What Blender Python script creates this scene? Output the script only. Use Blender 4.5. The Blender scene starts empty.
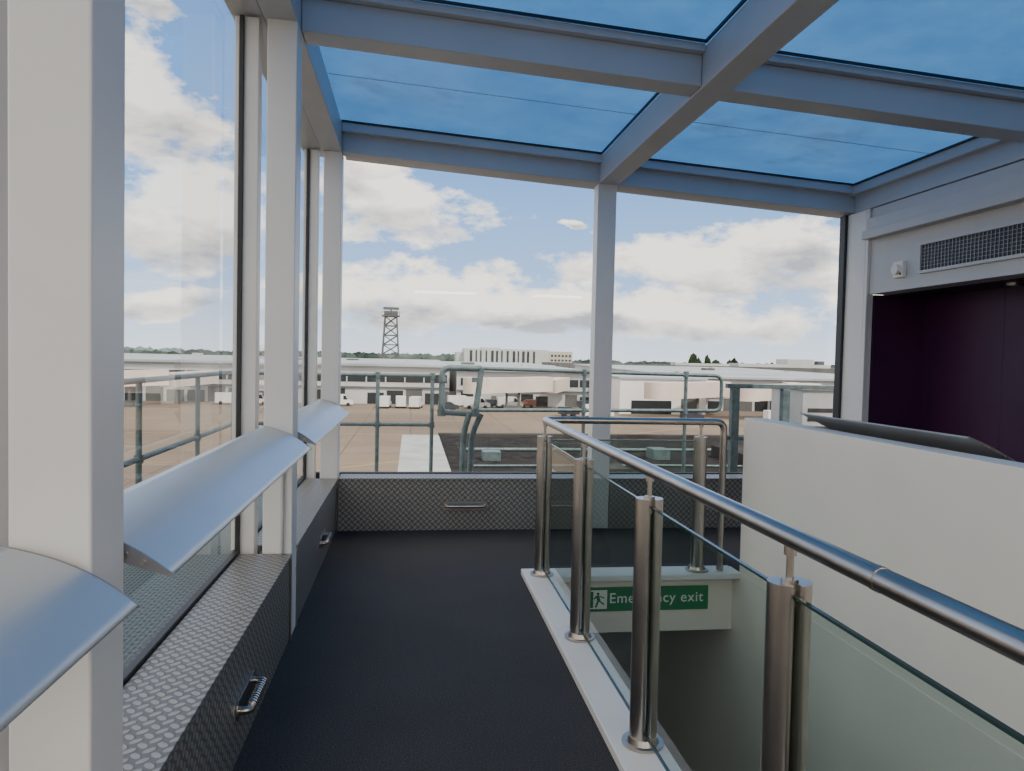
import bpy, bmesh, math, random
from mathutils import Vector, Matrix
random.seed(4)
scene = bpy.context.scene
COL = scene.collection

# ------------------------------------------------------------------ mesh builder
class MB:
    def __init__(s):
        s.v=[]; s.f=[]; s.m=[]; s.sm=[]
    def add(s, vs, fs, mat=0, smooth=False):
        o=len(s.v); s.v += [tuple(p) for p in vs]
        for f in fs:
            s.f.append([i+o for i in f]); s.m.append(mat); s.sm.append(smooth)
    def box(s,x0,x1,y0,y1,z0,z1,mat=0):
        vs=[(x0,y0,z0),(x1,y0,z0),(x1,y1,z0),(x0,y1,z0),(x0,y0,z1),(x1,y0,z1),(x1,y1,z1),(x0,y1,z1)]
        s.add(vs,[(0,3,2,1),(4,5,6,7),(0,1,5,4),(1,2,6,5),(2,3,7,6),(3,0,4,7)],mat)
    def quad(s,a,b,c,d,mat=0):
        s.add([a,b,c,d],[(0,1,2,3)],mat)
    def prism(s,prof,vec,mat=0,smooth=False,capmat=None):
        n=len(prof); vec=Vector(vec)
        a=[Vector(p) for p in prof]; b=[p+vec for p in a]
        s.add(a+b,[(i,(i+1)%n,n+(i+1)%n,n+i) for i in range(n)],mat,smooth)
        cm = mat if capmat is None else capmat
        s.add(a,[tuple(range(n-1,-1,-1))],cm); s.add(b,[tuple(range(n))],cm)
    def cyl(s,p0,p1,r,mat=0,seg=18,r1=None,cap=True,smooth=True):
        p0=Vector(p0);p1=Vector(p1); d=(p1-p0).normalized()
        up=Vector((0,0,1)) if abs(d.z)<.9 else Vector((1,0,0))
        a=d.cross(up).normalized(); b=d.cross(a)
        if r1 is None: r1=r
        A=[p0+a*r*math.cos(t)+b*r*math.sin(t) for t in [2*math.pi*i/seg for i in range(seg)]]
        B=[p1+a*r1*math.cos(t)+b*r1*math.sin(t) for t in [2*math.pi*i/seg for i in range(seg)]]
        s.add(A+B,[(i,(i+1)%seg,seg+(i+1)%seg,seg+i) for i in range(seg)],mat,smooth)
        if cap:
            s.add(A,[tuple(range(seg-1,-1,-1))],mat); s.add(B,[tuple(range(seg))],mat)
    def tube(s,pts,r,mat=0,seg=14,fil=0.0,n=6):
        pts=[Vector(p) for p in pts]
        if fil>0:
            q=[pts[0]]
            for i in range(1,len(pts)-1):
                a,b,c=pts[i-1],pts[i],pts[i+1]
                f=min(fil,(a-b).length*.49,(c-b).length*.49)
                A=b+(a-b).normalized()*f; B=b+(c-b).normalized()*f
                for k in range(n+1):
                    t=k/n; q.append(A*(1-t)**2+b*2*t*(1-t)+B*t*t)
            q.append(pts[-1]); pts=q
        d=(pts[1]-pts[0]).normalized()
        up=Vector((0,0,1)) if abs(d.z)<.9 else Vector((1,0,0))
        nrm=d.cross(up).normalized(); rings=[]
        for i,p in enumerate(pts):
            if i==0: t=(pts[1]-p).normalized()
            elif i==len(pts)-1: t=(p-pts[i-1]).normalized()
            else: t=((pts[i+1]-p).normalized()+(p-pts[i-1]).normalized()).normalized()
            nrm=(nrm-t*nrm.dot(t)).normalized(); b=t.cross(nrm)
            rings.append([p+nrm*r*math.cos(2*math.pi*k/seg)+b*r*math.sin(2*math.pi*k/seg) for k in range(seg)])
        vs=[v for rg in rings for v in rg]; fs=[]
        for i in range(len(rings)-1):
            for k in range(seg):
                fs.append((i*seg+k,i*seg+(k+1)%seg,(i+1)*seg+(k+1)%seg,(i+1)*seg+k))
        s.add(vs,fs,mat,True)
        s.add(rings[0],[tuple(range(seg-1,-1,-1))],mat); s.add(rings[-1],[tuple(range(seg))],mat)
    def build(s,name,mats,bevel=0,parent=None,fn=None):
        me=bpy.data.meshes.new(name)
        vs=[fn(Vector(v)) for v in s.v] if fn else s.v
        me.from_pydata(vs,[],s.f)
        for m in mats: me.materials.append(m)
        for p,mi,sm in zip(me.polygons,s.m,s.sm):
            p.material_index=mi; p.use_smooth=sm
        uv=me.uv_layers.new(name='UVMap')
        for p in me.polygons:
            n=p.normal; ax=max(range(3),key=lambda k:abs(n[k]))
            for li in p.loop_indices:
                c=me.vertices[me.loops[li].vertex_index].co
                uv.data[li].uv = (c.y,c.z) if ax==0 else ((c.x,c.z) if ax==1 else (c.x,c.y))
        me.update()
        o=bpy.data.objects.new(name,me); COL.objects.link(o)
        if bevel>0:
            b=o.modifiers.new('bevel','BEVEL'); b.width=bevel; b.segments=2; b.limit_method='ANGLE'; b.angle_limit=math.radians(50)
        if parent: o.parent=parent
        return o

# ------------------------------------------------------------------ materials
class NT:
    def __init__(s,tree): s.t=tree; s.n=tree.nodes; s.l=tree.links
    def node(s,t,**kw):
        n=s.n.new(t)
        for k,v in kw.items(): setattr(n,k,v)
        return n
    def set(s,sock,v):
        if isinstance(v,bpy.types.NodeSocket): s.l.new(v,sock)
        else: sock.default_value=v
    def math(s,op,a,b=0.0,c=None,clamp=False):
        n=s.n.new('ShaderNodeMath'); n.operation=op; n.use_clamp=clamp
        s.set(n.inputs[0],a); s.set(n.inputs[1],b)
        if c is not None: s.set(n.inputs[2],c)
        return n.outputs[0]
    def mix(s,f,a,b):
        n=s.n.new('ShaderNodeMix'); n.data_type='RGBA'
        s.set(n.inputs[0],f); s.set(n.inputs[6],a); s.set(n.inputs[7],b)
        return n.outputs[2]
    def ramp(s,f,stops):
        n=s.n.new('ShaderNodeValToRGB'); s.set(n.inputs[0],f)
        e=n.color_ramp.elements
        while len(e)<len(stops): e.new(.5)
        for el,(p,c) in zip(e,stops): el.position=p; el.color=c
        return n.outputs[0]
    def noise(s,vec,scale,detail=3,rough=.5):
        n=s.n.new('ShaderNodeTexNoise'); s.l.new(vec,n.inputs['Vector'])
        n.inputs['Scale'].default_value=scale; n.inputs['Detail'].default_value=detail; n.inputs['Roughness'].default_value=rough
        return n.outputs[0]
    def fresnel(s,ior):
        # same reflectance from either side of a single sheet
        g=s.n.new('ShaderNodeNewGeometry'); f=s.n.new('ShaderNodeFresnel')
        v=s.math('ADD',s.math('MULTIPLY',g.outputs['Backfacing'],1/ior-ior),ior)
        s.l.new(v,f.inputs[0]); return f.outputs[0]
def c4(c): return (c[0],c[1],c[2],1)
def newmat(name):
    m=bpy.data.materials.new(name); m.use_nodes=True
    for n in list(m.node_tree.nodes): m.node_tree.nodes.remove(n)
    t=NT(m.node_tree); out=t.node('ShaderNodeOutputMaterial')
    return m,t,out
def pbr(name,col,rough=.5,metal=0,var=.06,scale=3,bump=0,bscale=200,col2=None,spec=.5):
    m,t,out=newmat(name)
    b=t.node('ShaderNodeBsdfPrincipled'); tc=t.node('ShaderNodeTexCoord')
    nz=t.noise(tc.outputs['Object'],scale,4)
    c2=col2 or tuple(x*(1-var*3) for x in col); c1=tuple(min(1,x*(1+var)) for x in col)
    t.l.new(t.ramp(nz,[(.3,c4(c2)),(.7,c4(c1))]),b.inputs['Base Color'])
    b.inputs['Roughness'].default_value=rough; b.inputs['Metallic'].default_value=metal
    b.inputs['Specular IOR Level'].default_value=spec
    if bump>0:
        bn=t.node('ShaderNodeBump'); bn.inputs['Strength'].default_value=bump; bn.inputs['Distance'].default_value=.002
        t.l.new(t.noise(tc.outputs['Object'],bscale,2),bn.inputs['Height']); t.l.new(bn.outputs[0],b.inputs['Normal'])
    t.l.new(b.outputs[0],out.inputs[0])
    return m
def glassmat(name,tint,refl_ior=1.45,rough=0.0,gl=1.0):
    m,t,out=newmat(name)
    tr=t.node('ShaderNodeBsdfTransparent'); tr.inputs[0].default_value=c4(tint)
    g=t.node('ShaderNodeBsdfGlossy'); g.inputs[0].default_value=(gl,gl,gl,1); g.inputs['Roughness'].default_value=rough
    mx=t.node('ShaderNodeMixShader'); t.l.new(t.fresnel(refl_ior),mx.inputs[0]); t.l.new(tr.outputs[0],mx.inputs[1]); t.l.new(g.outputs[0],mx.inputs[2])
    t.l.new(mx.outputs[0],out.inputs[0]); return m

white=pbr('white_powdercoat',(.72,.71,.69),.4,0,.02,2)
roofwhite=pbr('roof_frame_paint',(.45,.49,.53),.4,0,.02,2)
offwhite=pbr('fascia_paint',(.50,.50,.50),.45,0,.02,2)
wallw=pbr('wall_paint',(.84,.78,.70),.6,0,.015,1.5)
black=pbr('black_gasket',(.02,.02,.022),.5,0,.03)
steel=pbr('brushed_stainless',(.47,.43,.39),.28,1,.05,6)
alum=pbr('anodised_aluminium',(.52,.55,.58),.40,.75,.015,2)
boardgrey=pbr('powdercoated_grey_board',(.36,.37,.38),.45,.1,.02,2)
endplate=pbr('end_plate',(.32,.32,.34),.4,.8,.04)
galv=pbr('galvanised_steel',(.13,.18,.19),.55,.3,.12,14)
grey=pbr('grey_plastic',(.45,.46,.47),.5)
purple=pbr('purple_panel',(.050,.011,.048),.4,0,.05,2,spec=.25)
stairgrey=pbr('stair_wall_grey',(.40,.45,.45),.6)
stepm=pbr('stair_tread',(.09,.09,.1),.8)
roofdark=pbr('roof_membrane',(.034,.032,.031),1,0,.2,6,col2=(.016,.016,.017),spec=.03)
roofgrey=pbr('roof_plinth',(.07,.068,.066),1,0,.2,1.2,spec=.03)
conc_light=pbr('pale_parapet',(.40,.41,.42),.8,0,.08,2,spec=.1)
glass=glassmat('window_glass',(.94,.965,.97),1.45)
bglass=glassmat('balustrade_glass',(.64,.73,.705),1.42)
gedge=pbr('glass_edge',(.03,.06,.055),.2)
green=pbr('sign_green',(.0,.20,.065),.4,0,.02)
signw=pbr('sign_white',(.85,.88,.85),.5,0,.01)

def carpet():
    m,t,out=newmat('charcoal_carpet'); b=t.node('ShaderNodeBsdfPrincipled'); tc=t.node('ShaderNodeTexCoord')
    n1=t.noise(tc.outputs['Object'],140,2,.7); n2=t.noise(tc.outputs['Object'],1.3,4)
    a=t.ramp(n1,[(.35,(.024,.023,.025,1)),(.62,(.054,.053,.058,1)),(.75,(.13,.125,.13,1))])
    k=t.ramp(n2,[(.3,(.85,.85,.85,1)),(.7,(1.05,1.05,1.05,1))])
    mx=t.node('ShaderNodeMix',data_type='RGBA',blend_type='MULTIPLY'); mx.inputs[0].default_value=1
    t.l.new(a,mx.inputs[6]); t.l.new(k,mx.inputs[7]); t.l.new(mx.outputs[2],b.inputs['Base Color'])
    b.inputs['Roughness'].default_value=.85; b.inputs['Specular IOR Level'].default_value=.25
    bn=t.node('ShaderNodeBump'); bn.inputs['Strength'].default_value=.4; bn.inputs['Distance'].default_value=.003
    t.l.new(n1,bn.inputs['Height']); t.l.new(bn.outputs[0],b.inputs['Normal']); t.l.new(b.outputs[0],out.inputs[0]); return m
carpet=carpet()

def tread():
    m,t,out=newmat('tread_plate'); b=t.node('ShaderNodeBsdfPrincipled')
    uv=t.node('ShaderNodeUVMap'); uv.uv_map='UVMap'
    sp=t.node('ShaderNodeSeparateXYZ'); t.l.new(uv.outputs[0],sp.inputs[0])
    S=26*.7071
    u=t.math('MULTIPLY',t.math('ADD',sp.outputs[0],sp.outputs[1]),S); v=t.math('MULTIPLY',t.math('SUBTRACT',sp.outputs[0],sp.outputs[1]),S)
    fu=t.math('FLOOR',u); fv=t.math('FLOOR',v)
    par=t.math('FLOORED_MODULO',t.math('ADD',fu,fv),2)
    x=t.math('SUBTRACT',t.math('SUBTRACT',u,fu),.5); y=t.math('SUBTRACT',t.math('SUBTRACT',v,fv),.5)
    inv=t.math('SUBTRACT',1,par)
    a=t.math('ADD',t.math('MULTIPLY',x,par),t.math('MULTIPLY',y,inv)); c=t.math('ADD',t.math('MULTIPLY',y,par),t.math('MULTIPLY',x,inv))
    d=t.math('ADD',t.math('POWER',t.math('DIVIDE',t.math('ABSOLUTE',a),.55),2),t.math('POWER',t.math('DIVIDE',t.math('ABSOLUTE',c),.3),2))
    h=t.math('MULTIPLY',t.math('SUBTRACT',1.1,d),2.2,clamp=True)
    t.l.new(t.mix(h,(.15,.145,.14,1),(.33,.32,.305,1)),b.inputs['Base Color'])
    b.inputs['Metallic'].default_value=.5; b.inputs['Roughness'].default_value=.42
    bn=t.node('ShaderNodeBump'); bn.inputs['Strength'].default_value=.8; bn.inputs['Distance'].default_value=.003
    t.l.new(h,bn.inputs['Height']); t.l.new(bn.outputs[0],b.inputs['Normal']); t.l.new(b.outputs[0],out.inputs[0]); return m
tread=tread()

def gratem():
    m,t,out=newmat('walkway_grating'); b=t.node('ShaderNodeBsdfPrincipled')
    uv=t.node('ShaderNodeUVMap'); sp=t.node('ShaderNodeSeparateXYZ'); t.l.new(uv.outputs[0],sp.inputs[0])
    a=t.math('PINGPONG',sp.outputs[0],.015); c=t.math('PINGPONG',sp.outputs[1],.03)
    ln=t.math('MAXIMUM',t.math('LESS_THAN',a,.005),t.math('LESS_THAN',c,.006))
    t.l.new(t.mix(ln,(.02,.03,.035,1),(.09,.135,.14,1)),b.inputs['Base Color']); b.inputs['Roughness'].default_value=.7
    t.l.new(b.outputs[0],out.inputs[0]); return m
gratem=gratem()

def roofglass():
    m,t,out=newmat('blue_frosted_roof_glazing')
    tc=t.node('ShaderNodeTexCoord'); n=t.noise(tc.outputs['Object'],1.6,8,.7); n2=t.noise(tc.outputs['Object'],.55,8,.72)
    col0=t.ramp(n,[(.3,(.022,.085,.22,1)),(.7,(.038,.122,.285,1))])
    # weathering stains settled on the panels
    col=t.mix(t.ramp(n2,[(.56,(0,0,0,1)),(.68,(.6,.6,.6,1))]),col0,(.022,.05,.10,1))
    tl=t.node('ShaderNodeBsdfTranslucent'); t.l.new(col,tl.inputs[0])
    g=t.node('ShaderNodeBsdfGlossy'); g.inputs['Roughness'].default_value=.3; g.inputs[0].default_value=(.6,.6,.6,1)
    m2=t.node('ShaderNodeMixShader'); t.l.new(t.fresnel(1.25),m2.inputs[0]); t.l.new(tl.outputs[0],m2.inputs[1]); t.l.new(g.outputs[0],m2.inputs[2])
    t.l.new(m2.outputs[0],out.inputs[0]); return m
roofglass=roofglass()

def emis(name,col,s):
    m,t,out=newmat(name); e=t.node('ShaderNodeEmission'); e.inputs[0].default_value=c4(col); e.inputs[1].default_value=s
    t.l.new(e.outputs[0],out.inputs[0]); return m
fillm=emis('fill_panel_glow',(1,.82,.62),3)  # glowing face of the added fill panels

def apron():
    m,t,out=newmat('apron_concrete'); b=t.node('ShaderNodeBsdfPrincipled'); tc=t.node('ShaderNodeTexCoord')
    sp=t.node('ShaderNodeSeparateXYZ'); t.l.new(tc.outputs['Object'],sp.inputs[0])
    n=t.noise(tc.outputs['Object'],.05,5,.6)
    base=t.ramp(n,[(.3,(.165,.125,.098,1)),(.7,(.24,.19,.148,1))])
    a=t.math('PINGPONG',sp.outputs[0],3.5); c=t.math('PINGPONG',sp.outputs[1],3.5)
    ln=t.math('MAXIMUM',t.math('LESS_THAN',a,.10),t.math('LESS_THAN',c,.12))
    c1=t.mix(t.math('MULTIPLY',ln,.6),base,(.09,.07,.06,1))
    n2=t.noise(tc.outputs['Object'],.015,3)
    c2=t.mix(t.ramp(n2,[(.5,(0,0,0,1)),(.62,(.5,.5,.5,1))]),c1,(.12,.10,.085,1))
    t.l.new(c2,b.inputs['Base Color']); b.inputs['Roughness'].default_value=1; b.inputs['Specular IOR Level'].default_value=.1
    t.l.new(b.outputs[0],out.inputs[0]); return m
apron=apron()
grass=pbr('far_grassland',(.10,.14,.07),1,0,.2,.01)
leaf=pbr('tree_foliage',(.028,.045,.022),1,0,.3,.2,spec=.1)
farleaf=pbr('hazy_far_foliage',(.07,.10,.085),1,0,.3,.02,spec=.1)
bwhite=pbr('pier_cladding',(.47,.48,.49),.6,0,.05,.1)
broof=pbr('pier_roof',(.36,.39,.43),.8,0,.08,.05,spec=.1)
bwin=pbr('pier_windows',(.025,.028,.032),.5,spec=.2)
bgrey=pbr('pier_grey',(.12,.12,.12),.8,0,.1,.2,spec=.2)
bpink=pbr('bridge_cladding',(.62,.53,.48),.6,0,.05,.2)
bbeige=pbr('hotel_beige',(.50,.45,.38),.7)
lattice=pbr('tower_steel',(.07,.075,.08),.7,.1)
vanw=pbr('van_paint',(.7,.7,.7),.35); vanr=pbr('tug_paint',(.20,.07,.05),.4); vanb=pbr('car_paint_dark',(.03,.035,.05),.3); tyre=pbr('tyre',(.02,.02,.02),.8)
yellow=pbr('line_yellow',(.33,.25,.13),.9,spec=.1)

# ------------------------------------------------------------------ constants
XI=-.65; XO=-.81           # column faces on the left
XG=-.95; YG=7.15           # glazing planes
YE=6.85; XR=4.30
ROWS=[-1.01,1.62,4.25]
SL=.062
def shear(v): return Vector((v.x,v.y,v.z-SL*(v.x+.66)))
ZB=3.42; ZG=ZB+.27

# ------------------------------------------------------------------ floor
m=MB()
m.box(-.98,1.03,-2.5,7.2,-.3,0); m.box(1.03,2.45,5.36,7.2,-.3,0); m.box(1.03,2.45,-2.5,.7,-.3,0); m.box(2.45,4.9,-2.5,7.2,-.3,0)
m.build('floor',[carpet])

# kerb trim round stairwell
m=MB()
m.box(.83,1.05,.5,5.40,0,.045); m.box(1.05,2.449,5.18,5.40,0,.045)
m.box(1.031,1.05,.7,5.18,-.3,0)
m.build('trim_1',[white],.006)

# stairwell
m=MB()
m.box(.95,1.029,.7,5.36,-3.2,-.301); m.build('wall_stairwell_left',[stairgrey])
m=MB(); m.box(1.03,2.449,5.30,5.359,-.42,-.0); m.box(1.03,2.449,5.361,5.5,-.42,-.301); m.build('trim_2',[wallw],.004)
m=MB(); m.box(.9,2.449,6.9,7.0,-3.2,-.301); m.build('wall_stairwell_far',[stairgrey])
m=MB(); m.box(.9,1.0,5.51,6.89,-3.2,-.301); m.build('wall_stairwell_side',[stairgrey])
m=MB()
nst=16
for i in range(nst):
    y0=.7+i*.275; z=-.17*(i+1)
    m.box(1.035,2.445,y0,y0+.30,z-.2,z,0)
    m.box(1.035,2.445,y0+.255,y0+.30,z,z+.006,1)
m.box(1.035,2.445,.7+nst*.275,6.89,-3.1,-.17*nst-.17)
m.build('staircase',[stepm,grey])
m=MB()
m.box(2.451,2.60,.0,5.20,0.0,1.205); m.box(2.451,2.60,-.0,6.9,-3.2,-0.301); m.box(2.446,2.451,.7,5.36,-.302,.05)
m.build('wall_stairwell_right',[wallw],.002)

# ------------------------------------------------------------------ frame columns
def column(name,x0,x1,y0,y1,z1):
    m=MB(); m.box(x0,x1,y0,y1,0,z1)
    return m.build(name,[white],.006)
for y in ROWS: column('column',XO,XI,y,y+.18,ZB+.01)
column('column',XO,XI,YE+.01,YE+.19,ZB+.005)
column('column',1.71,1.89,YE+.01,YE+.17,ZB-SL*2.4)
m=MB(); m.box(4.27,4.37,6.60,7.03,0,3.10); m.box(4.24,4.269,6.90,7.0,0,3.10,1); m.box(4.27,4.29,6.56,6.60,0,3.1,0)
m.build('column',[white,black],.006)

# glazing mullions + glass
m=MB()
for y in ROWS+[YE+.02]:
    m.box(-.985,-.86,y+.03,y+.13,.0,ZB+.02,0)
    m.box(-.96,-.935,y+.012,y+.03,.49,ZB+.02,1); m.box(-.96,-.935,y+.13,y+.148,.49,ZB+.02,1)
m.box(-.98,-.935,-2.45,7.1,.44,.50,1)
m.build('window_frame',[white,black],.003)
m=MB()
ys=[-2.45]+[y+.08 for y in ROWS]+[YE+.1]
for a,b in zip(ys[:-1],ys[1:]): m.quad((XG,a+.02,.49),(XG,b-.02,.49),(XG,b-.02,ZB+.03),(XG,a+.02,ZB+.03))
m.build('window_1',[glass])
m=MB()
m.quad((-.93,YG,.49),(1.74,YG,.49),(1.74,YG,ZB-.14),(-.93,YG,ZB-.0)); m.quad((1.77,YG,.49),(4.25,YG,.49),(4.25,YG,3.12),(1.77,YG,ZB-.14))
m.build('window_2',[glass])
m=MB()
m.box(-.93,4.25,YG-.03,YG+.03,.40,.495,1)
m.box(1.75,1.85,YG-.08,YG+.03,.0,3.26,0)
m.build('window_frame',[white,black],.003)

# ------------------------------------------------------------------ roof structure
m=MB()
m.box(XO-.02,XI,-2.5,7.0,ZB,ZB+.25)                    # eave beam left
m.box(-1.02,XO-.03,-2.5,7.2,ZB+.02,ZB+.25)
m.box(XI+.001,4.37,YE,YE+.14,ZB,ZB+.20)                # end header
m.box(XI+.001,4.5,YE+.15,7.25,ZB+.03,ZB+.25)
m.box(XI,4.27,YE-.07,YE-.002,ZB+.17,ZB+.25)
m.box(1.72,1.90,-2.5,YE,ZB+.0,ZB+.24)                  # central rafter
m.box(4.30,4.5,-2.5,YE,ZB+.0,ZB+.25)
m.box(4.24,4.299,-2.5,YE,ZB+.16,ZB+.25)
for y in (-.9,1.74,4.38):
    for a,b in ((XI+.001,1.719),(1.901,4.299)):
        m.box(a,b,y,y+.19,ZB+.01,ZB+.20)
        m.box(a,b,y-.05,y+.24,ZB+.201,ZB+.25)
m.build('roof_frame',[roofwhite],.006,fn=shear)
m=MB()
for y0,y1 in ((-.65,1.68),(1.99,4.32),(4.63,6.78)):
    for x0,x1 in ((XI,1.72),(1.90,4.24)):
        m.box(x0,x1,y0,y0+.012,ZB+.245,ZB+.262,1); m.box(x1-.014,x1,y0,y1,ZB+.245,ZB+.262,1)
        m.box(x0,x1,y1-.012,y1,ZB+.245,ZB+.262,1)
        m.box(x0,x1,(y0+y1)/2,(y0+y1)/2+.004,ZB+.264,ZB+.268,2)
m.quad((-1.04,-2.5,ZG),(4.55,-2.5,ZG),(4.55,7.3,ZG),(-1.04,7.3,ZG),0)
m.build('ceiling',[roofglass,black,roofwhite],fn=shear)
# ------------------------------------------------------------------ right side
m=MB()
m.box(XR,4.5,-2.5,6.559,2.29,3.10); m.box(4.20,4.299,-2.5,6.559,2.80,2.88); m.box(4.25,4.299,-2.5,6.559,2.88,3.0)
m.build('wall_right_fascia',[offwhite],.004)
m=MB()
m.box(4.9,5.0,-2.5,6.64,0,2.29,0); m.box(4.371,4.9,6.58,6.64,0,2.289,0); m.box(4.501,5.0,-2.5,6.64,2.29,2.35,1)
for y in (5.6,2.4): m.box(4.898,4.9,y,y+.006,0,2.29,1)
m.build('wall_right',[purple,black])
for y in (5.3,3.4,1.5):
    m=MB(); m.cyl((4.7,y,2.289),(4.7,y,2.27),.05,0,20); m.cyl((4.7,y,2.27),(4.7,y,2.268),.035,1,20); m.build('downlight',[steel,grey])
m=MB()
m.box(4.285,4.299,3.2,5.84,2.42,2.66,1)
m.box(4.27,4.299,3.2,5.84,2.645,2.675,0); m.box(4.27,4.299,3.2,5.84,2.405,2.43,0)
for y in (3.2,4.52,5.82): m.box(4.27,4.299,y,y+.03,2.43,2.645,0)
y=3.25
while y<5.8:
    m.box(4.278,4.284,y,y+.004,2.43,2.645,2); y+=.04
for z in (2.46,2.49,2.52,2.55,2.58,2.61): m.box(4.276,4.283,3.2,5.84,z,z+.003,2)
m.build('air_vent_grille',[offwhite,black,endplate])
m=MB(); m.box(4.26,4.299,6.03,6.16,2.40,2.54); m.cyl((4.26,6.095,2.47),(4.225,6.095,2.47),.045,0,20); m.box(4.258,4.262,6.05,6.07,2.42,2.44,1)
m.build('smoke_detector',[wallw,black],.005)
# glazed rear end behind the viewer
m=MB()
for x in (-.95,.8,2.6,4.4): m.box(x,x+.12,-2.62,-2.51,0,3.3)
m.box(-.95,4.9,-2.62,-2.51,0,.1); m.box(-.95,4.9,-2.62,-2.51,2.3,2.4); m.build('window_frame',[white],.004)
m=MB(); m.quad((-.95,-2.56,.1),(4.5,-2.56,.1),(4.5,-2.56,3.2),(-.95,-2.56,3.4)); m.build('window_3',[glass])
# unseen fill-light panels added behind the camera to warm and brighten the interior
for x in (.0,2.6):
    m=MB(); m.box(x,x+1.4,-2.2,-1.5,3.02,3.08,0); m.box(x+.03,x+1.37,-2.17,-1.53,3.012,3.02,1)
    for k in (x+.15,x+1.25): m.cyl((k,-1.85,3.08),(k,-1.85,3.68-SL*(k+.66)),.006,0,8)
    po=m.build('added_fill_panel',[white,fillm])
    L=bpy.data.lights.new('fill_light','AREA'); L.shape='RECTANGLE'; L.size=1.34; L.size_y=.64; L.energy=52; L.color=(1,.81,.60)
    lo=bpy.data.objects.new('fill_light',L); COL.objects.link(lo); lo.location=(x+.7,-1.85,3.005); lo.parent=po

# ------------------------------------------------------------------ tread plate bench boxes
def handle(m,c,axis,nrm,L=.34,mat=1):
    c=Vector(c);a=Vector(axis);n=Vector(nrm);up=Vector((0,0,1))
    def P(u,v,w): return c+a*u+up*v+n*w
    prof=[]
    for k in range(9):
        t=-math.pi/2+math.pi*k/8; prof.append(P(L/2-.03+.03*math.cos(t),.040*math.sin(t),.0005))
    for k in range(9):
        t=math.pi/2+math.pi*k/8; prof.append(P(-L/2+.03+.03*math.cos(t),.040*math.sin(t),.0005))
    m.prism(prof,n*.006,mat)
    m.tube([P(-L/2+.03,0,.004),P(-L/2+.03,0,.045),P(L/2-.03,0,.045),P(L/2-.03,0,.004)],.015,mat,12,.03)
    k=-L/2+.06
    while k<L/2-.055:
        m.cyl(P(k,0,.045),P(k+.010,0,.045),.021,mat,12); k+=.020
def bench(name,y0,y1,hy):
    m=MB()
    m.box(-.92,XI-.005,y0,y1,0,.465); m.box(-.93,XI+.004,y0,y1,.466,.485)
    m.box(XI-.004,XI+.004,y0,y0+.03,0.0,.465,1); m.box(XI-.004,XI+.004,y1-.03,y1,0,.465,1)
    if hy is not None: handle(m,(XI-.003,hy,.20),(0,1,0),(1,0,0))
    return m.build(name,[tread,steel],.002)
bench('storage_bench',ROWS[0]+.19,ROWS[1]-.005,None)
bench('storage_bench',ROWS[1]+.185,ROWS[2]-.005,3.11)
bench('storage_bench',ROWS[2]+.185,YE-.02,5.75)
m=MB()
m.box(XI+.006,1.705,YE-.002,7.1,0,.465); m.box(XI+.006,1.705,YE-.012,7.11,.466,.485)
m.box(1.895,4.2,YE-.002,7.1,0,.465); m.box(1.895,4.2,YE-.012,7.11,.466,.485)
handle(m,(.52,YE-.004,.23),(1,0,0),(0,-1,0),.42)
m.build('storage_bench',[tread,steel],.002)

# ------------------------------------------------------------------ perch (lean) rails
def perch(name,y0,y1,xo=-.81,xi=-.55,zo=1.20,zi=1.075,cu=.020,cl=.016):
    m=MB(); n=14
    A=Vector((xo,0,zo));B=Vector((xi,0,zi)); d=(B-A); L=d.length; d.normalize(); nn=Vector((-d.z*1,0,d.x)) 
    if nn.z<0: nn=-nn
    top=[];bot=[]
    for i in range(n+1):
        t=i/n; p=A+d*L*t
        top.append(p+nn*(cu*math.sin(math.pi*t)+.003)); bot.append(p-nn*(cl*math.sin(math.pi*t)+.003))
    prof=top+bot[::-1]
    m.prism([Vector((p.x,y0+.006,p.z)) for p in prof],(0,y1-y0-.012,0),0,True,1)
    big=[p+ (p-(A+d*L*.5))*.03 for p in prof]
    for y in (y0,y1-.006): m.prism([Vector((p.x,y,p.z)) for p in big],(0,.006,0),1)
    for t in (.25,.40,.6,.75):
        p=A+d*L*t
        m.cyl((p.x,y0-.004,p.z),(p.x,y0,p.z),.007,2,10); m.cyl((p.x,y1+.004,p.z),(p.x,y1,p.z),.007,2,10)
    return m
perch('perch_rail',-1.0+.17,1.6).build('perch_rail',[alum,endplate,steel])
perch('perch_rail',1.815,4.235).build('perch_rail',[alum,endplate,steel])
perch('perch_rail',4.445,6.84).build('perch_rail',[alum,endplate,steel])
m=perch('perch_rail',3.1,4.6,2.56,2.82,1.285,1.165,.006,.001); 
for y in (3.4,4.3): m.box(2.601,2.66,y,y+.04,1.10,1.20,1)
m.build('perch_rail',[boardgrey,endplate,steel])
m=MB()
m.cyl((-.70,4.236,.49),(-.70,4.236,1.04),.010,0,10); m.box(-.72,-.68,4.222,4.249,1.0,1.06,0)
m.build('conduit',[grey])

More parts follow.
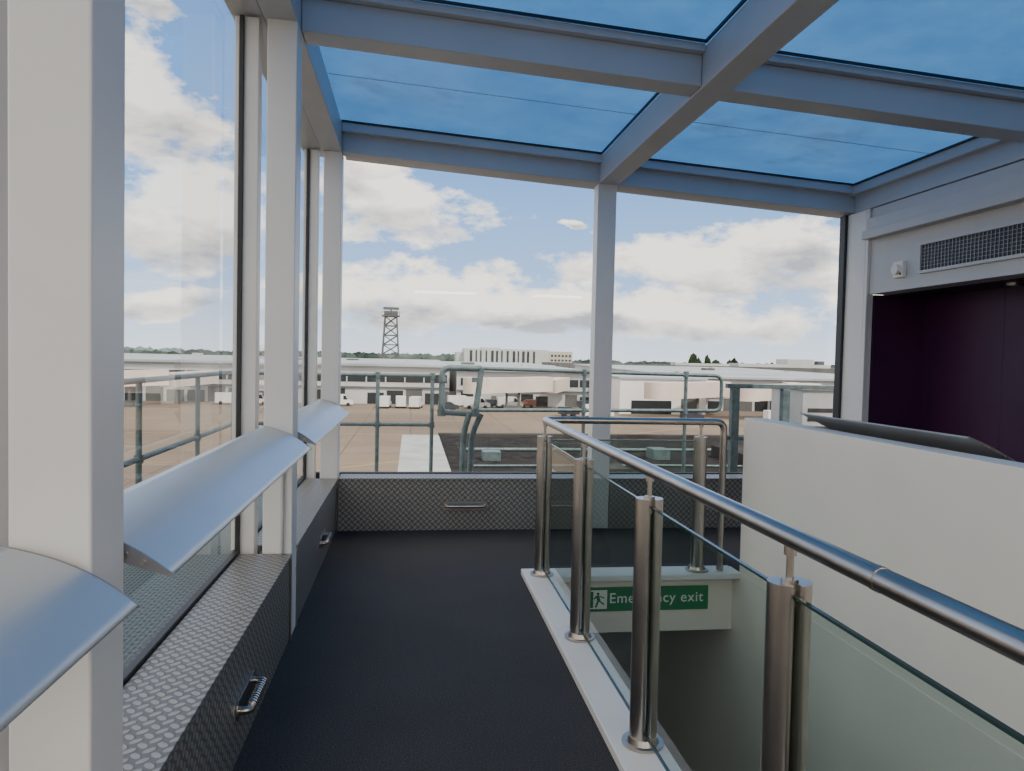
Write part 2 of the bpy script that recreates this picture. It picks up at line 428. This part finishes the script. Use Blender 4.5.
# ------------------------------------------------------------------ balustrade
RX=.96; RY=5.28; RZ=1.165
m=MB()
m.tube([(RX,.2,RZ),(RX,RY,RZ),(2.33,RY,RZ),(2.33,RY,.05)],.026,0,20,.07,8)
def post(x,y,along,z0=.045,top=1.052,R=.046):
    for sgn in (-1,1):
        prof=[]
        for k in range(13):
            t=-math.pi/2+math.pi*k/12; cx=math.cos(t)*R; cy=math.sin(t)*R
            if along=='y': prof.append(Vector((x+sgn*(.010+cx),y+cy,z0)))
            else: prof.append(Vector((x+cy,y+sgn*(.010+cx),z0)))
        m.prism(prof,(0,0,top-z0),0,True)
    m.cyl((x,y,z0),(x,y,z0+.012),.085,0,28)
    m.cyl((x,y,z0+.012),(x,y,z0+.035),.066,0,28,.058)
    m.cyl((x,y,top-.06),(x,y,top+.008),.022,0,14)
    m.cyl((x,y,top),(x,y,RZ-.01),.0095,0,12)
    m.cyl((x,y,RZ-.045),(x,y,RZ-.018),.016,0,12)
ps=[.58,1.75,2.87,4.02]
for y in ps: post(RX,y,'y')
post(RX,5.24,'y'); post(2.15,RY,'x')
m.cyl((RX,1.38,RZ),(RX,1.40,RZ),.0275,0,20)
ys=ps+[5.24]
for a,b in zip(ys[:-1],ys[1:]):
    m.quad((RX,a+.03,.10),(RX,b-.03,.10),(RX,b-.03,1.02),(RX,a+.03,1.02),1)
    m.box(RX-.006,RX+.006,a+.03,b-.03,1.018,1.025,2); m.box(RX-.006,RX+.006,a+.03,b-.03,.096,.102,2)
m.quad((1.02,RY,.10),(2.11,RY,.10),(2.11,RY,1.02),(1.02,RY,1.02),1)
m.box(1.02,2.11,RY-.006,RY+.006,1.018,1.025,2)
m.build('stair_balustrade',[steel,bglass,gedge])

# ------------------------------------------------------------------ emergency exit sign
sign=bpy.data.objects.new('emergency_exit_sign',None); COL.objects.link(sign); sign.location=(1.78,5.30,-.165)
m=MB(); m.box(-.47,.47,-.012,-.001,-.09,.09,0)
m.box(-.455,-.315,-.014,-.012,-.07,.07,1)
y=-.0155
def q2(pts): m.add([(p[0],y,p[1]) for p in pts],[tuple(range(len(pts)))],0)
q2([(-.445,-.06),(-.42,-.06),(-.42,.06),(-.445,.06)])
q2([(-.385+.012*math.cos(t),.043+.012*math.sin(t)) for t in [k*math.pi/5 for k in range(10)]])
q2([(-.40,.03),(-.375,.03),(-.365,-.01),(-.39,-.012)]); q2([(-.39,-.01),(-.375,-.012),(-.395,-.06),(-.408,-.055)]); q2([(-.382,-.01),(-.366,-.01),(-.335,-.03),(-.34,-.042)]); q2([(-.378,.03),(-.37,.02),(-.335,.008),(-.337,.018)]); q2([(-.40,.03),(-.393,.018),(-.415,.0),(-.418,.01)])
m.build('panel',[green,signw],parent=sign)
tx=bpy.data.curves.new('lettering','FONT'); tx.body='Emergency exit'; tx.size=.108; tx.extrude=.001; tx.align_x='LEFT'; tx.align_y='CENTER'; tx.space_character=1.08
to=bpy.data.objects.new('lettering',tx); COL.objects.link(to); to.parent=sign; to.rotation_euler=(math.pi/2,0,0); to.location=(-.30,-.0145,0.005); tx.materials.append(signw)

# ------------------------------------------------------------------ exterior: walkway, roof, pipes
m=MB(); m.box(-2.15,-1.0,-2.5,9.5,-.06,0.0); m.box(-.99,-.18,7.35,9.5,-.06,0.0); m.build('grating_walkway',[gratem])
m=MB()
P=.024
X0=-2.1
for z in (1.37,.757): m.tube([(X0,-2.4,z),(X0,9.3,z),(.28,9.3,z)],P,0,12,.08)
for y in (-1,1,3,4.7,6.1,7.7,9.2): m.cyl((X0,y,0.001),(X0,y,1.37),P,0,12); m.cyl((X0,y,.725),(X0,y,.79),P*1.5,0,12); m.cyl((X0,y,0.001),(X0,y,.015),.07,0,12)
for x in (-.93,-.41,.26):
    m.cyl((x,9.3,0.001),(x,9.3,1.39),P,0,12)
    for z in (1.37,.757): m.cyl((x,9.3,z-.035),(x,9.3,z+.035),P*1.5,0,12)
    for z in (1.37,.757): m.cyl((x-.035,9.3,z),(x+.035,9.3,z),P*1.45,0,12)
m.build('pipe_guardrail',[galv])
m=MB()
Q=.038
m.tube([(.38,9.28,.90),(.38,9.28,1.475),(.87,9.28,1.475)],Q,0,12,.10)
m.tube([(.87,9.28,1.475),(.84,9.28,1.2),(.80,9.28,.90),(.36,9.28,.92)],Q,0,12,.10)
m.tube([(.72,9.2,.90),(.66,9.2,.7),(.64,9.2,-.08)],Q,0,12,.12)
m.tube([(.88,9.32,.90),(.77,9.32,.65),(.75,9.32,-.08)],Q,0,12,.12)
m.tube([(.80,9.3,1.475),(4.05,9.3,1.44),(4.05,9.3,.98),(.80,9.3,.95)],P,0,12,.10)
for x in (2.2,3.56): m.cyl((x,9.3,-.09),(x,9.3,1.46),P,0,12); m.cyl((x,9.3,1.41),(x,9.3,1.49),P*1.5,0,12); m.cyl((x,9.3,.93),(x,9.3,1.0),P*1.5,0,12)
for x in (.38,.80): m.cyl((x,9.28,.87),(x,9.28,.96),Q*1.4,0,12); m.cyl((x,9.28,1.3),(x,9.28,1.36),Q*1.3,0,12)
m.build('pipe_guardrail',[galv])
m=MB()
m.box(3.5,5.0,7.86,7.94,1.33,1.38); 
for x in (3.6,4.2,4.85): m.box(x-.045,x+.045,7.86,7.94,-.095,1.33)
m.box(3.5,5.0,7.88,7.92,.75,.79)
m.build('roof_handrail',[galv],.006)
m=MB(); m.box(4.75,5.6,8.5,9.3,-.095,1.30); m.box(4.72,5.63,8.47,9.33,1.30,1.34)
for k in range(9): m.box(4.82,5.5,8.49,8.50,.15+k*.11,.20+k*.11,1)
m.build('rooftop_unit',[grey,black],.01)
m=MB(); m.box(.585,16,7.35,16.2,-.6,-.1); m.box(.6,16,16.0,16.25,-.1,-.04,1)
m.box(2.6,3.3,10.8,11.4,-.1,-.02,1); m.box(5.5,7.2,11,13,-.1,.10,1)
m.tube([(.9,11.5,-.08),(4.0,11.6,-.08),(8,11.4,-.08)],.02,2,10)
m.tube([(.9,13.5,-.07),(6,13.6,-.07),(12,13.4,-.07)],.035,2,10)
m.box(1.2,1.5,12.2,12.5,-.1,.05,2); m.box(4.2,4.5,12.4,12.8,-.1,.08,2)
m.build('flat_roof',[roofdark,roofgrey,galv])
m=MB(); m.box(-.15,.569,7.35,15.4,-8.4,-.05); m.box(-.17,.58,7.35,15.42,-.05,-.01); m.build('parapet_capping',[conc_light])
m=MB(); m.box(-.98,5.0,-2.6,7.3,-8.4,-3.21); m.box(.58,16,7.36,16.2,-8.4,-.601); m.build('wall_lower_storeys',[bgrey])

# ------------------------------------------------------------------ exterior: ground
GZ=-8.4
m=MB(); m.quad((-400,-60,GZ),(400,-60,GZ),(400,330,GZ),(-400,330,GZ)); m.build('ground_apron',[apron])
m=MB(); m.quad((-3000,330,GZ-.02),(3000,330,GZ-.02),(3000,4000,GZ-.02),(-3000,4000,GZ-.02)); m.build('ground_fields',[grass])
m=MB()
for x0,x1,y in ((-90,90,70),(-90,90,96),(-60,90,118)): m.box(x0,x1,y,y+.35,GZ+.0005,GZ+.0009)
m.prism([(-60,20,GZ+.001),(-59.4,20,GZ+.001),(60,125,GZ+.001),(59.4,125,GZ+.001)],(0,0,.001)) 
m.build('taxiway_marking',[yellow])

def pier(name,x0,x1,y0,y1,ztop,zback,bays=4.0,mat0=0):
    m=MB(); h=ztop-GZ
    m.prism([(x0,y0,GZ),(x0,y1,GZ),(x0,y1,zback),(x0,y0,ztop)],(x1-x0,0,0),0)
    m.prism([(x0-.5,y0-.9,ztop),(x0-.5,y1,zback+.02),(x0-.5,y1,zback+.35),(x0-.5,y0-.9,ztop+.45)],(x1-x0+1,0,0),1)
    m.box(x0+.5,x1-.5,y0-.06,y0-.01,GZ+h*.58,GZ+h*.80,2)
    x=x0+.5
    while x<x1-1:
        m.box(x,x+.25,y0-.12,y0-.06,GZ+h*.56,GZ+h*.82,0)
        if random.random()<.85: m.box(x+.4,x+bays-.2,y0-.08,y0-.01,GZ,GZ+h*random.choice((.3,.36,.40)),2 if random.random()<.5 else 3)
        x+=bays
    m.box(x0,x1,y0-.35,y0-.02,GZ+h*.42,GZ+h*.46,3)
    # roof plant and vents
    x=x0+4
    while x<x1-6:
        yy=random.uniform(y0+8,y1-25); zz=ztop+(zback-ztop)*(yy-y0)/(y1-y0)
        w=random.uniform(1,4); m.box(x,x+w,yy,yy+3,zz,zz+random.uniform(.6,1.3),random.choice((0,3,0))); x+=random.uniform(6,16)
    return m.build(name,[bwhite,broof,bwin,bgrey])
pier('pier_terminal',-150,8,158,240,-.5,.5)
pier('pier_terminal',9.5,39,156,250,-1.1,.1,3.2)
pier('pier_terminal',58,118,150,260,-1.6,.0,3.5)
m=MB(); m.box(39.7,57,138,160,GZ,-1.7,0); m.box(39.5,57.2,137.7,160,-1.7,-1.3,1); m.box(42,50,137.9,138,GZ,GZ+2.6,2); m.box(52,55,137.9,138,GZ,GZ+3.2,3)
m.build('hangar_building',[pbr('white_cladding',(.78,.77,.76),.6,0,.03,.1),broof,bwin,bgrey])
m=MB()
m.box(120,190,165,180,GZ,-2,0); m.box(-60,60,305,315,GZ,-.6,0); m.box(60,250,300,340,GZ,.6,1); m.box(138,180,300,310,.6,2.0,0); m.box(160,172,300,310,2.0,4.2,0); m.box(174,177,300,303,2.0,3.6,1); m.box(110,134,300,306,.6,1.6,0)
m.build('distant_warehouse',[bwhite,bgrey])
# hotel
m=MB()
m.box(28,74,400,420,GZ,7.0,0); m.box(74.2,88,402,420,GZ,6.4,1); m.box(24,28,404,420,GZ,5.0,0); m.box(38,48,404,416,7.0,7.9,0)
x=31
while x<66: 
    w=random.choice((.8,1.1,1.4)); m.box(x,x+w,399.8,400,-2,6.0,2); x+=w+random.choice((1.3,1.7,2.2))
for k in range(6): m.box(76+k*2,77.1+k*2,401.8,402,1,2,2); m.box(76+k*2,77.1+k*2,401.8,402,3.4,4.6,2)
m.build('hotel_building',[bwhite,bbeige,bwin])
# lattice tower
m=MB(); cx,cy=-8.2,290; zt=17.0
def W(z): return 3.7-(z-GZ)/(zt-GZ)*1.5
for sx in (-1,1):
    for sy in (-1,1): m.cyl((cx+sx*W(GZ),cy+sy*W(GZ),GZ),(cx+sx*W(zt),cy+sy*W(zt),zt),.32,0,6)
lv=[GZ+i*(zt-GZ)/7 for i in range(8)]
cor=[(-1,-1),(1,-1),(1,1),(-1,1)]
for a,b in zip(lv[:-1],lv[1:]):
    for i in range(4):
        p,q=cor[i],cor[(i+1)%4]
        A=(cx+p[0]*W(a),cy+p[1]*W(a),a);B=(cx+q[0]*W(b),cy+q[1]*W(b),b);Cc=(cx+q[0]*W(a),cy+q[1]*W(a),a);D=(cx+p[0]*W(b),cy+p[1]*W(b),b)
        m.cyl(A,B,.2,0,5); m.cyl(Cc,D,.2,0,5); m.cyl(D,B,.2,0,5)
m.box(cx-3.4,cx+3.4,cy-3.4,cy+3.4,zt,zt+.4); m.box(cx-2.6,cx+2.6,cy-2.6,cy+2.6,zt+.4,zt+2.0)
for k in range(8): m.cyl((cx-3.3+k*.94,cy-3.3,zt+.4),(cx-3.3+k*.94,cy-3.3,zt+1.6),.08,0,5)
m.box(cx-3.4,cx+3.4,cy-3.4,cy-3.3,zt+1.5,zt+1.65); m.cyl((cx,cy,zt+2),(cx,cy,zt+3.2),.3,0,8); m.box(cx-3,cx+3,cy-.4,cy+.4,zt+2.6,zt+3.6)
m.build('radar_tower',[lattice])
# trees
def blob(m,c,r,h):
    seg=7; rings=5; vs=[];fs=[]
    for i in range(rings+1):
        ph=math.pi*i/rings
        for k in range(seg):
            j=random.uniform(.8,1.15); t=2*math.pi*k/seg
            vs.append((c[0]+r*j*math.sin(ph)*math.cos(t),c[1]+r*j*math.sin(ph)*math.sin(t),c[2]+h*.5-h*.5*math.cos(ph)*j))
    for i in range(rings):
        for k in range(seg): fs.append((i*seg+k,i*seg+(k+1)%seg,(i+1)*seg+(k+1)%seg,(i+1)*seg+k))
    m.add(vs,fs,0,True)
m=MB(); x=-700
while x<1200:
    for y in (780,800,840):
        blob(m,(x+random.uniform(-4,4),y+random.uniform(-20,20),GZ),random.uniform(6,11),random.uniform(11,14.5) if x<60 else random.uniform(8.5,11.5))
    x+=8
m.build('tree_line',[farleaf])
m=MB()
for x,y,h in ((146,372,14),(150,375,12),(154,372,13),(161,378,11),(166,372,11),(170,375,12),(92,380,10),(97,384,9),(190,372,10),(196,376,9)):
    blob(m,(x,y,GZ),random.uniform(2.2,3.2),h+1)
m.build('poplar_trees',[leaf])
# air bridges
def bridge(name,pts,w=1.5,h=2.6,z=-4.6):
    m=MB()
    for a,b in zip(pts[:-1],pts[1:]):
        a=Vector((*a,z));b=Vector((*b,z-.4)); d=(b-a).normalized(); s=Vector((-d.y,d.x,0))*w
        m.prism([a-s,a+s,a+s+Vector((0,0,h)),a-s+Vector((0,0,h))],b-a,0)
        m.prism([a-s*1.02+Vector((0,0,h*.4)),a-s*1.02+Vector((0,0,h*.75)),a-s*1.0+Vector((0,0,h*.75)),a-s*1.0+Vector((0,0,h*.4))],b-a,1)
        w*=1.12;h*=1.1
    e=Vector((*pts[-1],z-.4)); m.cyl(e,e+Vector((0,0,3)),2.4,0,12)
    mid=(Vector((*pts[-2],0))+Vector((*pts[-1],0)))*.5
    m.box(mid.x-1.4,mid.x-1.0,mid.y-.3,mid.y+.3,GZ,z-.2,2); m.box(mid.x+1.0,mid.x+1.4,mid.y-.3,mid.y+.3,GZ,z-.2,2); m.box(mid.x-1.8,mid.x+1.8,mid.y-.9,mid.y+.9,GZ,GZ+1.0,2)
    m.build(name,[bpink,bwin,bgrey])
bridge('air_bridge',[(32,155.0),(27,145),(12,139)])
bridge('air_bridge',[(62,149.0),(59,134),(44,129)])
bridge('air_bridge',[(80,149.0),(76,132),(60,127)])
bridge('air_bridge',[(100,149.0),(92,134),(76,129)])
bridge('air_bridge',[(-40,157.0),(-45,145),(-58,138)])
# vehicles
def van(name,x,y,ang,mat,L=5.2,H=2.3,box=False):
    m=MB(); w=.95
    prof=[(-L/2,.4),(L/2,.4),(L/2,1.1),(L/2-.9,1.3),(L/2-1.5,H),(-L/2,H)]
    m.prism([Vector((p[0],-w,p[1])) for p in prof],(0,2*w,0),0)
    for s in (-1,1):
        yy=s*(w+.01)
        m.add([(L/2-1.95,yy,1.3),(L/2-1.05,yy,1.3),(L/2-1.5,yy,H-.2),(L/2-1.95,yy,H-.2)],[(0,1,2,3)],1)
        for xx in (-L/2+1,L/2-1): m.cyl((xx,s*(w-.2),.36),(xx,s*(w+.03),.36),.36,2,14)
    m.add([(L/2-.88,-w*.9,1.34),(L/2-.88,w*.9,1.34),(L/2-1.44,w*.9,H-.08),(L/2-1.44,-w*.9,H-.08)],[(0,1,2,3)],1)
    o=m.build(name,[mat,bwin,tyre],.03); o.location=(x,y,GZ+.001); o.rotation_euler=(0,0,ang)
for i,(x,y,a,mt) in enumerate([(-5,146,1.5,vanw),(-2,147,1.6,vanw),(1,146,1.4,vanw),(-14,150,.1,vanw),(-17,143,1.5,vanr),(7,140,.2,vanb),(13,147,0,vanw),(17,151,.1,vanb),(20,150,.1,vanw),(24,152,3.0,vanr),(28,130,0,vanb),(33,128,0,vanw),(62,118,0,vanw),(68,119,0,vanb),(-30,150,.0,vanw),(-35,150,.2,vanw),(36,150,.1,vanb),(10,152,.1,vanw),(48,122,.1,vanb)]):
    van({vanw:'van',vanr:'baggage_tug',vanb:'service_car'}[mt],x,y,a,mt,5.2 if mt is vanw else 3.6,2.3 if mt is vanw else 1.7)

# ------------------------------------------------------------------ sky
w=bpy.data.worlds.new('World'); scene.world=w; w.use_nodes=True
for n in list(w.node_tree.nodes): w.node_tree.nodes.remove(n)
t=NT(w.node_tree); out=t.node('ShaderNodeOutputWorld'); bg=t.node('ShaderNodeBackground')
tc=t.node('ShaderNodeTexCoord'); D=tc.outputs['Generated']; sp=t.node('ShaderNodeSeparateXYZ'); t.l.new(D,sp.inputs[0])
mp=t.node('ShaderNodeMapping'); mp.inputs['Scale'].default_value=(1,1,1.9); t.l.new(D,mp.inputs[0]); DV=mp.outputs[0]
mp2=t.node('ShaderNodeMapping'); mp2.inputs['Scale'].default_value=(1,1,2.6); mp2.inputs['Location'].default_value=(.0,.0,.06); t.l.new(D,mp2.inputs[0])
az=t.math('ARCTAN2',sp.outputs[0],sp.outputs[1]); el=t.math('ARCSINE',sp.outputs[2])
n1=t.noise(DV,5,6,.55); n2=t.noise(DV,13,9,.62); n2b=t.noise(mp2.outputs[0],8,8,.6)
azd=t.math('ADD',az,t.math('MULTIPLY',t.math('SUBTRACT',n1,.5),.22)); eld=t.math('ADD',el,t.math('MULTIPLY',t.math('SUBTRACT',n1,.5),.10))
blobs=[(-.0,.19,.115,.045),(-.075,.235,.07,.04),(.197,.173,.022,.009),(.02,.085,.22,.042),(.20,.07,.15,.038),(.40,.125,.21,.055),(.50,.15,.12,.04),(.34,.06,.28,.035),(.62,.09,.14,.06),
 (-.35,.28,.10,.09),(-.28,.16,.13,.06),(-.36,.06,.16,.025),(-.33,.40,.04,.03),(-.55,.2,.12,.09),(.9,.2,.25,.1)]
dens=None; hgt=None
for a,e,wa,he in blobs:
    dy=t.math('DIVIDE',t.math('SUBTRACT',eld,e),he)
    d=t.math('ADD',t.math('POWER',t.math('ABSOLUTE',t.math('DIVIDE',t.math('SUBTRACT',azd,a),wa)),2),t.math('POWER',t.math('ABSOLUTE',dy),2))
    d=t.math('SUBTRACT',1,d)
    # shade weight: underside of each cloud
    un=t.math('MULTIPLY',t.math('MAXIMUM',d,0),t.math('MULTIPLY',dy,-1))
    hgt=un if hgt is None else t.math('ADD',hgt,un)
    dens=d if dens is None else t.math('MAXIMUM',dens,d)
dens=t.math('MAXIMUM',dens,-1.2)
# broken cloud added over the unseen dome to whiten and brighten ambient light
nb=t.noise(D,2.2,6,.55)
wgt=t.math('MAXIMUM',t.math('MULTIPLY',t.math('SUBTRACT',el,.48),5,clamp=True),t.math('MULTIPLY',t.math('SUBTRACT',t.math('ABSOLUTE',t.math('SUBTRACT',az,.15)),.85),4,clamp=True))
deck=t.math('SUBTRACT',t.math('MULTIPLY',t.math('ADD',t.math('MULTIPLY',t.math('SUBTRACT',nb,.46),9),2.2),wgt),1.2)
dens=t.math('MAXIMUM',dens,deck)
dens=t.math('ADD',dens,t.math('MULTIPLY',t.math('SUBTRACT',n2,.5),4.0))
mask=t.math('MULTIPLY',t.math('ADD',dens,.0),1.7,clamp=True)
sky=t.ramp(el,[(0,(.60,.68,.78,1)),(.10,(.29,.45,.71,1)),(.25,(.145,.30,.61,1)),(.6,(.12,.27,.58,1))])
shade=t.math('ADD',t.math('ADD',t.math('MULTIPLY',t.math('SUBTRACT',n2b,.46),3.4),t.math('MULTIPLY',hgt,1.8)),t.math('MULTIPLY',dens,-.06),clamp=True)
cl=t.mix(shade,(1.0,.93,.83,1),(.34,.345,.38,1))
col=t.mix(mask,sky,cl)
# horizon haze
hz=t.math('MULTIPLY',t.math('SUBTRACT',.05,el),14,clamp=True)
col=t.mix(t.math('MULTIPLY',hz,.7),col,(.66,.69,.74,1))
below=t.math('LESS_THAN',sp.outputs[2],-.01)
col=t.mix(below,col,(.3,.28,.25,1))
t.l.new(col,bg.inputs[0]); bg.inputs[1].default_value=2.2; t.l.new(bg.outputs[0],out.inputs[0])

sun=bpy.data.lights.new('sun','SUN'); sun.energy=4.0; sun.angle=.01; sun.color=(1,.93,.82)
so=bpy.data.objects.new('sun',sun); COL.objects.link(so); so.rotation_euler=Vector((-.45,.65,-.85)).to_track_quat('-Z','Y').to_euler()

# ------------------------------------------------------------------ camera
cam=bpy.data.cameras.new('camera'); co=bpy.data.objects.new('camera',cam); COL.objects.link(co)
cam.sensor_width=36; cam.lens=741/1024*36; cam.clip_end=6000; cam.clip_start=.05
R=Matrix.Rotation(-.1351,4,'Z')@Matrix.Rotation(math.pi/2-.0355,4,'X')@Matrix.Rotation(.022,4,'Z')
co.matrix_world=Matrix.Translation((0,0,1.6))@R
scene.camera=co
